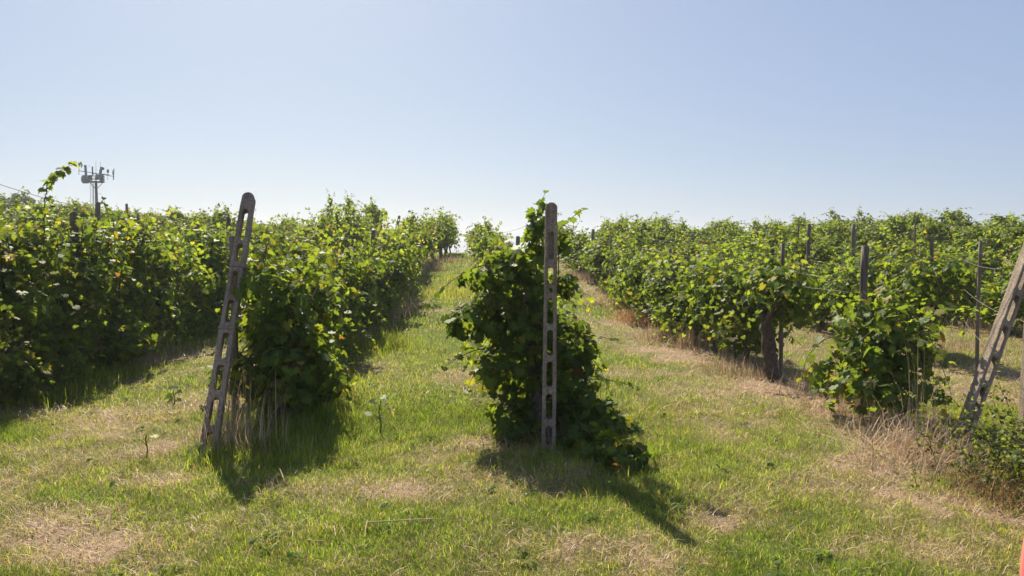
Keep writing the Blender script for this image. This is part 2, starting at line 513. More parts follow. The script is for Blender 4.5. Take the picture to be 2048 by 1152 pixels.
def place_leaves(mb, P, Nrm, tipdir, size, col, lod, rg):
    """leaves as small folded blades: P where the stalk meets, Nrm upper side, tipdir towards the tip"""
    V, T = LEAF[lod]
    Nrm = Nrm / np.maximum(np.linalg.norm(Nrm, axis=1, keepdims=True), 1e-9)
    y = tipdir - Nrm * np.sum(tipdir * Nrm, axis=1, keepdims=True)
    y /= np.maximum(np.linalg.norm(y, axis=1, keepdims=True), 1e-9)
    x = np.cross(y, Nrm)
    n = len(P)
    cup = rg.normal(1.1, 1.3, n)
    asp = rg.uniform(.85, 1.15, n)
    L = np.repeat(V[None], n, 0)
    L[:, :, 2] *= cup[:, None]
    L[:, :, 0] *= asp[:, None]
    L = L * size[:, None, None]
    W = P[:, None] + L[:, :, :1] * x[:, None] + L[:, :, 1:2] * y[:, None] + L[:, :, 2:] * Nrm[:, None]
    TT = (np.arange(n)[:, None, None] * len(V) + T).reshape(-1, 3)
    cc = np.repeat(col[:, None], len(V), 1)
    cc = cc * (1 + .25 * (rg.random((n, len(V), 1)) - .5))
    cc[:, 0] *= 1.2
    worn = rg.random(n) < .07                          # leaves browned along part of the margin
    if worn.any():
        e_ = (rg.random((int(worn.sum()), len(V) - 1, 1)) < .45)
        cc[worn, 1:] = np.where(e_, np.array([.17, .11, .045]), cc[worn, 1:])
    mb.add(W.reshape(-1, 3), TT, cc.reshape(-1, 3))

nw = 260
wx, wy = scatter(nw, 3.2, 13, power=1.4)
ok_ = dryness(wx, wy) < .5
wx, wy = wx[ok_], wy[ok_]
for x_, y_ in zip(wx, wy):
    q_ = int(rng.integers(4, 12))
    a_ = rng.random(q_) * 6.28
    rr_ = rng.uniform(.01, .05, q_)
    P_ = np.c_[x_ + rr_ * np.cos(a_), y_ + rr_ * np.sin(a_), ground(x_, y_) + rng.uniform(.015, .05, q_)]
    place_leaves(g, P_, np.c_[np.cos(a_) * .4, np.sin(a_) * .4, np.ones(q_)], np.c_[np.cos(a_), np.sin(a_), -.2 * np.ones(q_)], rng.uniform(.014, .03, q_),
                 np.array([.10, .17, .035]) * rng.uniform(.6, 1.3, (q_, 1)), 2, rng)
tag(g.build('grass', M_GRASS), 'short green grass covering the lanes between the vine rows', 'grass', kind='stuff')

DARK, MID, YOUNG, YEL, RUST = (np.array(c) for c in ((.046, .089, .022), (.088, .146, .026), (.17, .215, .028), (.21, .205, .03), (.15, .09, .035)))
def leaf_colours(n, young, rg, yellow=.02):
    a = rg.random(n)[:, None]
    c = DARK * (1 - a) + MID * a
    y = np.clip(young + rg.normal(0, .15, n), 0, 1)[:, None]
    c = c * (1 - y) + YOUNG * y
    k = rg.random(n)
    c[k < yellow] = YEL * (.6 + .5 * rg.random(((k < yellow).sum(), 1)))
    c[k > 1 - yellow * .2] = RUST * (.6 + .5 * rg.random(((k > 1 - yellow * .2).sum(), 1)))
    return c * (.8 + .4 * rg.random((n, 1)))

def clump_leaves(mb, clumps, n, size, lod, rg, yellow=.02, young=.18):
    """clumps: (x, y, z, rx, ry, rz)"""
    C = np.array(clumps, float)
    wt = (C[:, 3] * C[:, 4] + C[:, 4] * C[:, 5] + C[:, 3] * C[:, 5])
    idx = rg.choice(len(C), n, p=wt / wt.sum())
    d = rg.normal(size=(n, 3)); d /= np.linalg.norm(d, axis=1, keepdims=True)
    r = np.clip(.35 + .75 * rg.random(n) ** .55, 0, 1.12)
    P = C[idx, :3] + d * C[idx, 3:] * r[:, None]
    sub = N3(P[:, 0] * 1 + P[:, 2] * 1.7, P[:, 1] + P[:, 2] * .6, 5.0)
    keep = (sub > .28) & (P[:, 2] > .02)
    P, d, r = P[keep], d[keep], r[keep]
    n = len(P)
    nr = d * .7 + np.array([0, 0, .55]) + rg.normal(0, .5, (n, 3))
    tip = d * .35 + np.array([0, 0, -.9]) + rg.normal(0, .45, (n, 3))
    s_ = size * (.45 + .85 * rg.random(n))
    place_leaves(mb, P, nr, tip, s_, leaf_colours(n, np.clip((r - .85) * .8, 0, 1) + young * .6 * rg.random(n), rg, yellow), lod, rg)

def shoot(mb, cane, p0, dir0, length, size, lod, rg, droop=.9, step=.075, young=.35, yellow=.015, root=None):
    """one cane with leaves alternating along it, smaller and paler to the tip"""
    n = max(4, int(length / step))
    p, d = np.array(p0, float), np.array(dir0, float)
    d /= np.linalg.norm(d)
    pts = [p.copy()]
    for k in range(n):
        d = d + np.array([0, 0, -droop * step]) + rg.normal(0, .09, 3)
        d /= np.linalg.norm(d)
        p = p + d * step
        pts.append(p.copy())
    pts = np.array(pts)
    if cane is not None:
        path = pts if root is None else np.concatenate([[root, (np.array(root) + pts[0]) / 2 + rg.normal(0, .03, 3)], pts])
        cane.tube(path, np.linspace(.006, .0018, len(path)), 4)
    f = np.linspace(0, 1, n)
    P = pts[1:]
    tang = np.gradient(pts, axis=0)[1:]
    side = np.cross(tang, [0, 0, 1.]); side /= np.maximum(np.linalg.norm(side, axis=1, keepdims=True), 1e-6)
    sg = np.where(np.arange(n) % 2 == 0, 1, -1)[:, None] * side + rg.normal(0, .4, (n, 3))
    s_ = size * (1.05 - .45 * f) * (.75 + .5 * rg.random(n))
    P2 = P + sg * s_[:, None] * .45
    P2[:, 2] = np.maximum(P2[:, 2], .03)
    nr = np.array([0, 0, .8]) + sg * .35 + rg.normal(0, .45, (n, 3))
    tip = sg * .8 + np.array([0, 0, -.55]) + rg.normal(0, .3, (n, 3))
    place_leaves(mb, P2, nr, tip, s_, leaf_colours(n, young * (.4 + .9 * f), rg, yellow), lod, rg)

def trunk_mesh(mb, rg, h=.65, r=.045, lean=(0, 0), arms=True, top=1.2, sides=9):
    k = 12
    z = np.linspace(-.06, h, k)
    wob = np.cumsum(rg.normal(0, .014 + .1 * max(0, r - .05), (k, 2)), axis=0)
    P = np.c_[lean[0] * z / h + wob[:, 0], lean[1] * z / h + wob[:, 1], z]
    rad = r * (1.25 - .35 * np.linspace(0, 1, k)) * (1 + .3 * (rg.random(k) - .5))
    rad[0] *= 1.35
    mb.tube(P, rad, sides, rough=.35, rg=rg)
    if arms:
        for q in range(4):
            a = rg.random() * 6.28
            e = P[-1] + np.array([.14 * math.cos(a), .5 * math.sin(a), (top - h) * (.5 + .5 * rg.random())])
            mid = (P[-1] + e) / 2 + rg.normal(0, .05, 3)
            tt = np.linspace(0, 1, 7)[:, None]
            C = (1 - tt) ** 2 * (P[-1] - [0, 0, .03]) + 2 * tt * (1 - tt) * mid + tt ** 2 * e
            mb.tube(C, np.linspace(r * .55, .006, 7), 6, rough=.2, rg=rg)
    return P[-1]

def vine_meshes(seed, half_len=.66, half_w=.34, z0=.35, z1=1.55, n=820, size=.095, lod=1, shoots=12, hang=5, yellow=.02, trunk_h=.62, trunk_r=.045, clumps=None, lean=(0, 0)):
    rg = np.random.default_rng(seed)
    f, tr = MB(), MB()
    if clumps is None:
        clumps = []
        for k in range(9):
            y = rg.uniform(-half_len, half_len)
            z = rg.uniform(z0 + .22, z1 - .2)
            clumps.append((rg.normal(0, half_w * .4), y, z, rg.uniform(.55, 1.0) * half_w, rg.uniform(.24, .42), rg.uniform(.17, .3)))
        clumps.append((0, 0, (z0 + z1) / 2, half_w * .75, half_len * .95, (z1 - z0) * .42))
    clump_leaves(f, clumps, n, size, lod, rg, yellow)
    top = trunk_mesh(tr, rg, trunk_h, trunk_r, lean, top=z1 - .15)
    for k in range(shoots):
        p0 = (rg.normal(0, half_w * .4), rg.uniform(-half_len, half_len), rg.uniform(z1 - .45, z1 - .1))
        a = rg.random() * 6.28
        shoot(f, tr, p0, (.7 * math.cos(a), .7 * math.sin(a), rg.uniform(-.1, 1.1)), rg.uniform(.3, .95), size * .95, lod, rg, droop=rg.uniform(.4, 2.4), yellow=yellow, root=top)
    for k in range(2):
        p0 = (rg.normal(0, half_w * .3), rg.uniform(-half_len, half_len), z1 - .25)
        shoot(f, tr, p0, (rg.normal(0, .25), rg.normal(0, .35), 1), rg.uniform(.4, .7), size * 1.15, lod, rg, droop=rg.uniform(.9, 2.2), step=.05, yellow=yellow, root=top)
    for k in range(hang):
        a = 0 if rg.random() < .5 else math.pi
        p0 = (half_w * .6 * math.cos(a), rg.uniform(-half_len, half_len), rg.uniform(z0 + .3, z1 - .4))
        shoot(f, tr, p0, (math.cos(a), rg.normal(0, .5), .1), rg.uniform(.4, .8), size, lod, rg, droop=3.2, young=.25, yellow=yellow, root=top)
    return f.mesh('foliage', M_LEAF), tr.mesh('trunk', M_BARK)

ORD = ['first', 'second', 'third', 'fourth', 'fifth', 'sixth']
def vine(loc, meshes, label, group, rz=0, scale=(1, 1, 1)):
    o = empty('grapevine', loc, rz)
    o.scale = scale
    link('foliage', meshes[0], o); link('trunk', meshes[1], o)
    return tag(o, label, 'grapevine', group)

PROTO = {}
for k in range(7):                      # mid distance
    PROTO['mid', k] = vine_meshes(100 + k, n=1450, size=.074, lod=1, z0=.12, trunk_r=.034, hang=9, yellow=(.01, .02, .03, .01, .035, .01, .02)[k], trunk_h=.5 + .05 * (k % 3))
for k in range(5):                      # bushy to the ground, for the left rows
    PROTO['low', k] = vine_meshes(300 + k, z0=-.05, n=1700, size=.074, lod=1, hang=9, yellow=(.015, .03, .05, .02, .04)[k], half_w=.4)
for k in range(5):                      # far
    PROTO['far', k] = vine_meshes(200 + k, n=1050, size=.084, lod=2, z0=.25, shoots=10, hang=3, yellow=(.01, .015, .03, .01, .015)[k])

def far_vine(kind, k, loc, label, group, rz, scale):
    key = ('first', kind, k)
    if key not in PROTO:
        o = PROTO[key] = vine(loc, PROTO[kind, k], label, group, rz, scale)
        return o
    o = copy_thing(PROTO[key])
    o.location, o.rotation_euler, o.scale = loc, (0, 0, rz), scale
    return tag(o, label, 'grapevine', group)

ROWNAME = {-2.15: 'row behind the leaning concrete post', -5.0: 'row left of the leaning concrete post', .58: 'row behind the upright central post',
           3.75: 'first row right of the central post', 6.6: 'second row right of the central post', 9.5: 'third row right of the central post'}
SPEC = {-5.0: (7.3, 1.98, -.1), -2.15: (7.3, 1.62, -.05), .58: (7.4, 1.55, .2), 3.75: (6.95, 1.5, .3), 6.6: (10.9, 1.5, .3)}
for X in ROWS:
    y0 = SPEC[X][0] if X in SPEC else max(9.5, -X / .64, X / .79)
    top = SPEC[X][1] if X in SPEC else 1.36
    rg = np.random.default_rng(int(X * 100) + 5000)
    y, k = y0, 0
    while y < 39.5:
        x = X + rg.normal(0, .06) + (.36 * float(sstep(-y, -9.5, -7) + 2.3 * sstep(y, 29, 39)) if X == -2.15 else -.45 * float(sstep(y, 22, 38)) if X == .58 else 0)
        z = float(ground(x, y))
        if -.70 < x / y < .82:
            rel = 'left' if X < 0 else 'right'
            if X in ROWNAME and k < 5 and y < 16:
                lab = f'{ORD[k + (X in (-2.15, .58))]} grapevine from the near end of the {ROWNAME[X]}'
            elif X in ROWNAME:
                lab = f'green grapevine farther up the slope in the {ROWNAME[X]}'
            else:
                lab = f'green grapevine in the crowded rows far {rel} of the lane'
            grp = ('vines in ' + ROWNAME[X]) if X in ROWNAME else f'vines in the crowded rows far {rel}'
            sc = rg.uniform(.9, 1.1)
            if y < 12.5 and X in SPEC:
                low = SPEC[X][2]
                t = top * rg.uniform(.94, 1.06)
                kw = dict(z0=low, z1=t, half_w=.38 if X < 0 else .36, n=1700 if X < 0 else 1500, size=.072, lod=0 if y < 10.5 else 1, shoots=12, hang=9, yellow=.03)
                if X == 3.75 and k == 0:
                    kw.update(z0=.06, z1=1.16, half_w=.46, half_len=.46, n=1500, trunk_h=.5, trunk_r=.04, shoots=14)
                elif X == 3.75 and k == 1:
                    kw.update(z0=.66, z1=1.5, trunk_h=.72, trunk_r=.075, lean=(-.13, .0), hang=3, half_len=.5, n=1100)
                elif X == 3.75:
                    kw.update(z0=.12, trunk_h=.55, trunk_r=.032, hang=13)
                elif X == -5.0:
                    kw.update(n=2500, half_w=.5, shoots=16, hang=14)
                if X == -2.15 and k < 3:
                    kw.update(half_w=.36, hang=4, shoots=9, n=1900)
                if X == .58 and k < 3:
                    kw.update(z1=1.35, n=800)
                vine((x, y, z), vine_meshes(int(X * 1000) + 9000 + k, **kw), lab, grp)
            else:
                kind = 'far' if y > 21 or abs(X) > 11 else 'low' if X < 0 else 'mid'
                q = int(rg.integers(7 if kind == 'mid' else 5))
                far_vine(kind, q, (x, y, z - .03), lab, grp, math.pi * int(rg.integers(2)) + rg.normal(0, .12), (sc * rg.uniform(.75, 1.25), sc * rg.uniform(.85, 1.1), sc * top / 1.55 * (1.12 if X == -2.15 else 1) * rg.uniform(.70, 1.12)))
            k += 1
        if X == 3.75 and k == 1:
            y += .75
        y += rg.uniform(1.05, 1.38) + (.55 if y > 12 and rg.random() < .1 else 0)

vine((-1.72, 6.95, float(ground(-1.72, 6.95))), vine_meshes(4242, z0=-.05, z1=1.5, half_len=.38, half_w=.28, n=1700, size=.072, lod=0, shoots=9, hang=7, yellow=.02),
     'nearest dark vine hugging the leaning concrete post', 'vines in ' + ROWNAME[-2.15])
# the vine that climbs the central post
PZ = 6.25
def cz(px, py, r):
    p = at(px, py, PZ)
    return (p[0] - .62, r[3] if len(r) > 3 else 0.25, max(.06, p[2]), r[0], r[1], r[2])
cl = [cz(1083, 425, (.07, .1, .14)), cz(1075, 470, (.10, .15, .14)), cz(1127, 465, (.07, .1, .13)), cz(1060, 515, (.2, .25, .14)), cz(1005, 535, (.26, .28, .15)), cz(1010, 590, (.24, .28, .16)), cz(1065, 580, (.22, .3, .2)),
      cz(985, 640, (.3, .32, .17)), cz(1050, 650, (.3, .35, .22)), cz(1030, 740, (.3, .35, .25)), cz(1140, 680, (.22, .3, .2)), cz(1150, 760, (.24, .3, .25)), cz(1060, 830, (.32, .3, .2)), cz(1170, 840, (.3, .3, .22)),
      cz(1225, 885, (.26, .28, .13)), cz(1040, 885, (.22, .26, .12)), cz(1140, 560, (.09, .2, .1))]
for px, py, r in ((1170, 900, .2), (1215, 920, .22), (1258, 940, .18), (1030, 890, .16), (1195, 880, .25)):
    p = gp(px, py)
    cl.append((p[0] - .62, p[1] - PZ, .1, r, r * .9, .13))
cl += [cz(955, 545, (.16, .2, .1)), cz(925, 645, (.14, .2, .12)), cz(1175, 690, (.14, .2, .12))]
rg = np.random.default_rng(77)
f, tr = MB(), MB()
clump_leaves(f, cl, 3900, .068, 0, rg, .012, .1)
for p0, d0, L in ((cz(1000, 520, (1, 1, 1)), (-1, .1, .25), .75), (cz(1075, 440, (1, 1, 1)), (.05, 0, 1), .32), (cz(960, 620, (1, 1, 1)), (-1, 0, .2), .4), (cz(1150, 660, (1, 1, 1)), (1, -.2, .1), .45), (cz(1230, 870, (1, 1, 1)), (1, -.3, .15), .5),
                  (cz(1125, 450, (1, 1, 1)), (.5, 0, .6), .3), (cz(950, 700, (1, 1, 1)), (-.8, 0, -.2), .3), (cz(1190, 760, (1, 1, 1)), (.8, 0, 0), .4), (cz(1130, 570, (1, 1, 1)), (1, .3, .1), .35), (cz(1040, 500, (1, 1, 1)), (-.6, 0, .7), .35)):
    shoot(f, tr, p0[:3], d0, L, .075, 0, rg, droop=1.6, young=.2, root=(-.1, .25, .8 if p0[2] > .6 else .3))
trunk_mesh(tr, rg, .8, .05, (-.1, .25), top=1.5)
o = empty('grapevine', (.62, PZ, float(ground(.62, PZ))))
f.build('foliage', M_LEAF, o); tr.build('trunk', M_BARK, o)
tag(o, 'dense dark grapevine climbing the upright concrete post in the centre', 'grapevine', 'vines in ' + ROWNAME[.58])

# tall shoot rising above the left row
rg = np.random.default_rng(5)
f, tr = MB(), MB()
a, b_ = at(95, 400, 8.8), at(150, 330, 8.8)
P = np.array([at(px, py, 8.8 + .1 * k) - a for k, (px, py) in enumerate(((88, 470), (90, 430), (92, 395), (96, 365), (108, 348), (125, 340), (140, 332), (152, 326)))])
tt = np.linspace(0, 7, 46)
P = np.c_[[np.interp(tt, range(8), P[:, q]) for q in range(3)]].T + rg.normal(0, .008, (46, 3))
tr.tube(P, np.linspace(.008, .002, 46), 5)
n = len(P)
sg = rg.normal(size=(n, 3)); sg /= np.linalg.norm(sg, axis=1, keepdims=True)
place_leaves(f, P + sg * .035, sg * .6 + [0, -.2, .6] + rg.normal(0, .35, (n, 3)), sg * .5 + [0, 0, -.9], .075 * (.55 + .6 * rg.random(n)), leaf_colours(n, np.linspace(.2, .85, n), rg, .01), 0, rg)
o = empty('vine_shoot', tuple(a))
f.build('foliage', M_LEAF, o); tr.build('cane', M_BARK, o)
tag(o, 'tall curling vine shoot rising above the left row against the sky', 'vine shoot')

# ------------------------------------------------------------------ concrete lattice posts
def lattice_mesh(name, H, w0, w1, th, slots, seed=0, below=.3, joints=()):
    """a tapering slab with a round head and stadium slots; slots: (z centre, length, width share, through)"""
    import bmesh
    rg = np.random.default_rng(seed)
    bm = bmesh.new()
    def width(z):
        return w0 + (w1 - w0) * (z + below) / (H + below)
    loops = []
    out = []
    nz = 26
    for z in np.linspace(-below, H - w1 / 2, nz):
        out.append((width(z) / 2 + rg.normal(0, .0012), z))
    for a in np.linspace(0, math.pi, 11)[1:-1]:
        out.append((math.cos(a) * w1 / 2, H - w1 / 2 + math.sin(a) * w1 / 2))
    for z in np.linspace(H - w1 / 2, -below, nz):
        out.append((-width(z) / 2 + rg.normal(0, .0012), z))
    loops.append(out)
    for zc, ln, ws, thr in slots:
        r = width(zc) * ws / 2
        pts = []
        rr = r * .8
        for q in range(4):
            cxx, cz_ = (r - rr) * (1, -1, -1, 1)[q], (ln / 2 - rr) * (1, 1, -1, -1)[q]
            for a in np.linspace(q * math.pi / 2, (q + 1) * math.pi / 2, 5):
                pts.append((cxx + rr * math.cos(a), zc + cz_ + rr * math.sin(a)))
        loops.append(pts)
    es = []
    for L in loops:
        vs = [bm.verts.new((x, -th / 2, z)) for x, z in L]
        es += [bm.edges.new((vs[i], vs[(i + 1) % len(vs)])) for i in range(len(vs))]
    bmesh.ops.triangle_fill(bm, use_beauty=True, use_dissolve=False, edges=es)
    # drop the fill inside the slots
    for fc in list(bm.faces):
        c = fc.calc_center_median()
        for zc, ln, ws, thr in slots:
            if abs(c.z - zc) < ln / 2 and abs(c.x) < width(zc) * ws / 2 * .98 - max(0, abs(c.z - zc) - ln / 2 + width(zc) * ws * .4):
                inside = all(abs(v.co.z - zc) <= ln / 2 + .001 and abs(v.co.x) <= width(zc) * ws / 2 + .001 for v in fc.verts)
                if inside:
                    bmesh.ops.delete(bm, geom=[fc], context='FACES_ONLY')
                    break
    bmesh.ops.recalc_face_normals(bm, faces=bm.faces)
    r = bmesh.ops.extrude_face_region(bm, geom=list(bm.faces))
    bmesh.ops.translate(bm, vec=(0, th, 0), verts=[v for v in r['geom'] if isinstance(v, bmesh.types.BMVert)])
    bmesh.ops.recalc_face_normals(bm, faces=bm.faces)
    sharp = [e for e in bm.edges if len(e.link_faces) == 2 and e.calc_face_angle(0) > 1.0]
    bmesh.ops.bevel(bm, geom=sharp, offset=.006, segments=2, affect='EDGES', profile=.6)
    # blind backs of the slots that do not go through, and thin joint collars
    for zc, ln, ws, thr in slots:
        if not thr:
            bmesh.ops.create_cube(bm, size=1, matrix=Matrix.Translation((0, th * .12, zc)) @ Matrix.Diagonal((width(zc) * ws + .01, th * .3, ln + .01, 1)))
    for z, dx in joints:
        rj = bmesh.ops.create_cube(bm, size=1, matrix=Matrix.Translation((dx, 0, z)) @ Matrix.Diagonal((width(z) + .012, th + .012, .035, 1)))
        je = list({e for v in rj['verts'] for e in v.link_edges})
        bmesh.ops.bevel(bm, geom=je, offset=.006, segments=2, affect='EDGES')
    me = bpy.data.meshes.new(name)
    bm.to_mesh(me); bm.free()
    me.materials.append(M_CONC)
    me.shade_flat()
    return me

def aim(o, base, top, yaw=0):
    d = Vector(top) - Vector(base)
    q = d.to_track_quat('Z', 'Y')
    ref = Matrix(((1, 0, 0), (0, 1, 0), (0, 0, 1)))
    z = d.normalized()
    x = Vector((math.cos(yaw), math.sin(yaw), 0)); x = (x - z * x.dot(z)).normalized()
    y = z.cross(x)
    o.matrix_world = Matrix(((x.x, y.x, z.x, base[0]), (x.y, y.y, z.y, base[1]), (x.z, y.z, z.z, base[2]), (0, 0, 0, 1)))
    return d.length

def slots_px(y_top, y_bot, H, lst):
    return [(H * (y_bot - (a + b_) / 2) / (y_bot - y_top), H * (b_ - a) / (y_bot - y_top), w_, t_) for a, b_, w_, t_ in lst]

# central upright post
PY = 6.0
base, top = at(1097, 900, PY), at(1103, 405, PY)
base[2] = float(ground(base[0], base[1]))
H = top[2] - base[2]
o = link('concrete_post', lattice_mesh('concrete_post', H, .117, .096, .085, slots_px(405, 897, H, [(463, 517, .44, 0), (534, 568, .44, 1), (574, 584, .3, 1), (594, 646, .46, 1), (657, 708, .44, 1), (720, 771, .44, 1), (785, 836, .46, 1), (850, 888, .42, 1)]), 1))
aim(o, base, top, R(-4))
tag(o, 'upright grey concrete post with a rounded top, overgrown by a vine in the centre', 'concrete post', 'slotted concrete posts ending the rows')
CP_BASE, CP_TOP = base, top
m = MB()
zz = H - .085
m.tube([(.062 * math.cos(a), .055 * math.sin(a), zz + .004 * math.sin(3 * a)) for a in np.linspace(0, 6.3, 20)], .0018, 5)
m.tube([(.06, -.03, zz), (.08, -.04, zz + .004), (.085, -.03, zz - .005)], .0015, 5)
o2 = m.build('wire_tie', M_WIRE, o)

# leaning post of the left row
base, top = at(416, 868, 6.05), at(499, 389, 6.95)
base[2] = float(ground(base[0], base[1]))
H = float(np.linalg.norm(top - base))
o = link('concrete_post', lattice_mesh('concrete_post', H,   .135, .108, .10, slots_px(389, 868, H, [(424, 488, .40, 1), (494, 531, .42, 1), (548, 591, .40, 1), (603, 645, .42, 1), (664, 710, .40, 1), (722, 767, .42, 1), (779, 826, .42, 1), (838, 872, .44, 1)]), 2,
    joints=[(H * (868 - 537) / 479, .004), (H * (868 - 655) / 479, -.004)]))
aim(o, base, top, R(8))
tag(o, 'grey concrete post leaning to the right at the end of the left row', 'concrete post', 'slotted concrete posts ending the rows')
LP_BASE, LP_TOP = base, top
for zz in (H - .12, H * .62):
    m = MB()
    m.tube([(.066 * math.cos(a), .05 + .066 * math.sin(a), zz + .006 * math.sin(2 * a)) for a in np.linspace(0, 6.3, 20)], .002, 5)
    m.build('wire_tie', M_WIRE, o)

# slanting strut and upright post at the right edge
base, top = at(1920, 896, 6.0), at(2078, 452, 6.3)
base[2] = float(ground(base[0], base[1]))
H = float(np.linalg.norm(top - base))
o = link('concrete_post', lattice_mesh('concrete_post', H, .112, .095, .09, slots_px(440, 888, H, [(466, 514, .46, 1), (526, 576, .46, 1), (588, 640, .46, 1), (652, 702, .46, 1), (714, 762, .46, 1), (776, 822, .46, 1), (836, 876, .46, 1)]), 3))
aim(o, base, top, R(6))
tag(o, 'brown concrete strut with long slots slanting up to the right edge', 'concrete post', 'slotted concrete posts ending the rows')
base, top = at(2054, 872, 6.3), at(2078, 425, 6.3)
base[2] = float(ground(base[0], base[1]))
H = top[2] - base[2]
o = link('concrete_post', lattice_mesh('concrete_post', H, .12, .1, .09, [(.3 + .27 * k, .2, .42, 1) for k in range(6)], 4))
aim(o, base, top, R(-10))
tag(o, 'upright pale concrete post at the right edge that the slanting strut leans on', 'concrete post', 'slotted concrete posts ending the rows')
RP = top
# small lattice post on the crest
base, top = at(793, 462, 40.5), at(799, 431, 40.5)
b2 = base + (base - top) * .9
H = float(np.linalg.norm(top - b2))
o = link('concrete_post', lattice_mesh('concrete_post', H, .17, .13, .12, [(H - .3 - .33 * k, .25, .5, 1) for k in range(5)], 6))
aim(o, b2, top, 0)
tag(o, 'small dark slotted post on the skyline at the top of the left row', 'concrete post', 'slotted concrete posts ending the rows')

# ------------------------------------------------------------------ wooden posts
def wood_post(px, py_top, row, wpx, label, lean_px=0, Y=None, sq=False):
    """stake standing in a row, its top seen at that pixel"""
    if Y is None:
        p = at_x(px, py_top, row)
    else:
        p = at(px, py_top, Y)
    d = p[1]
    bx = p[0] - lean_px * d / F
    zb = float(ground(bx, d))
    H = p[2] - zb
    r = wpx * d / F / 2
    m = MB()
    rg = np.random.default_rng(int(px * 7 + py_top))
    k = 10
    zz = np.linspace(-.15, H, k)
    P = np.c_[(p[0] - bx) * zz / H + np.cumsum(rg.normal(0, .004, k)), np.cumsum(rg.normal(0, .004, k)), zz]
    m.tube(P, np.linspace(r * 1.08, r * .95, k), 4 if sq else 9, rough=.12, rg=rg)
    m.tube([P[-1], P[-1] + [0, .0, .012]], [r * .93, r * .6], 4 if sq else 9)
    o = m.build('wooden_post', M_WOOD, None, (bx, d, zb), flat=sq)
    return tag(o, label, 'wooden post', 'wooden posts standing in the vine rows')

for a in (
    (153, 425, -5.0, 16, 'thick dark wooden post rising out of the near left row'),
    (283, 459, -5.0, 9, 'slim grey wooden post mid-way along the row left of the leaning concrete post'),
    (193, 405, -7.9, 10, 'dark post top on the skyline just below the telecom tower'),
    (253, 408, -10.75, 5, 'tiny post top on the skyline right of the telecom tower'),
    (276, 427, -7.9, 5, 'thin post top among leaves right of the telecom tower'),
    (459, 435, -5.0, 8, 'slim wooden post top just left of the leaning concrete post head'),
    (466, 474, -2.15, 14, 'dark wooden post standing right behind the leaning concrete post'),
    (710, 503, -2.15, 9, 'grey stake tilting among leaves beside the grassy lane', 6),
    (748, 461, -2.15, 10, 'dark wooden post standing clear of the leaves by the lane, left of the far bend'),
    (832, 455, -2.15, 11, 'dark wooden post near the top of the lane, left side'),
    (659, 440, -5.0, 6, 'small dark post on the left skyline above the lane'),
    (1022, 502, .58, 7, 'short grey stake in the leaves left of the central concrete post'),
    (1036, 474, .58, 9, 'dark post top just left of the central concrete post'),
    (1187, 459, 3.75, 7, 'dark post at the far end of the right row beside thin tilted trunks', 2),
    (1223, 472, 3.75, 4, 'very thin stake in leaves near the far end of the right row'),
    (1338, 498, 3.75, 8, 'grey post in the middle of the right row above dry grass'),
    (1377, 512, 3.75, 7, 'slim post leaning slightly in the middle of the right row', -5),
    (1462, 556, 3.75, 9, 'short grey leaning stake left of the thick gnarled trunk', -14),
    (1564, 488, 3.75, 8, 'dark slender post above the thick gnarled trunk', -1),
    (1730, 494, 3.75, 15, 'thick grey wooden post behind the nearest right-hand bush'),
    (1615, 449, 6.6, 8, 'dark post top right of centre above the leaves of the second right row'),
    (1598, 452, 9.5, 4, 'thin stake on the right skyline next to a dark post'),
    (1710, 449, 9.5, 8, 'grey post top on the right skyline above the thick grey post'),
    (1841, 494, 6.6, 6, 'thin tilted grey stake behind the nearest right-hand bush', -14),
    (1832, 448, 9.5, 4, 'thin pole rising to the skyline right of the thick grey post', -6),
    (1866, 474, 6.6, 9, 'pale square wooden post at the right among the leaves', 0, None, True),
    (1963, 483, 6.6, 7, 'slim dark post standing on open dry ground near the slanting strut', 1),
    (1407, 459, 9.5, 5, 'small post top at the gap in the right skyline'),
    (1975, 462, 12.4, 5, 'thin far post at the right end of the skyline'),
    ):
    wood_post(*a)

# ------------------------------------------------------------------ trellis wires
def wire(p, q, label, sag=.05, r=.0024, n=24):
    t_ = np.linspace(0, 1, n)[:, None]
    P = np.array(p) * (1 - t_) + np.array(q) * t_
    P[:, 2] -= sag * 4 * (t_ * (1 - t_))[:, 0]
    m = MB(); m.tube(P - P[0], r, 5)
    o = m.build('trellis_wire', M_WIRE, None, tuple(P[0]))
    return tag(o, label, 'wire', 'trellis wires along the rows')
wire(at(-60, 348, 7.6), at(153, 412, 9.5), 'rusty wire sloping down against the sky at the far left', .02, .004)
wire(CP_TOP - [0, 0, .09], (.6, 24, float(ground(.6, 24)) + 1.6), 'thin wire running back from the head of the central post', .1)
wire(LP_TOP - [0, -.06, .3], (-2.15, 24, float(ground(-2.15, 24)) + 1.55), 'thin wire running back from the head of the leaning concrete post', .1)
for zz, nm in ((.62, 'lowest'), (1.02, 'middle'), (1.4, 'top')):
    wire((4.55, 6.35, zz), (6.62, 10.0, zz + .02), f'{nm} thin wire from the right edge post to the slim dark post', .03)
for zz, nm in ((.75, 'lower'), (1.15, 'upper')):
    wire((6.62, 9.95, zz), (6.6, 24, float(ground(6.6, 24)) + zz), f'{nm} thin wire running along the second right row', .05)
wire((4.55, 6.35, 1.55), (3.75, 7.35, 1.45), 'thin wire from the right edge post to the thick grey post', .02)
wire((3.75, 7.35, 1.25), (3.75, 24, float(ground(3.75, 24)) + 1.35), 'thin wire running back along the right row', .05)

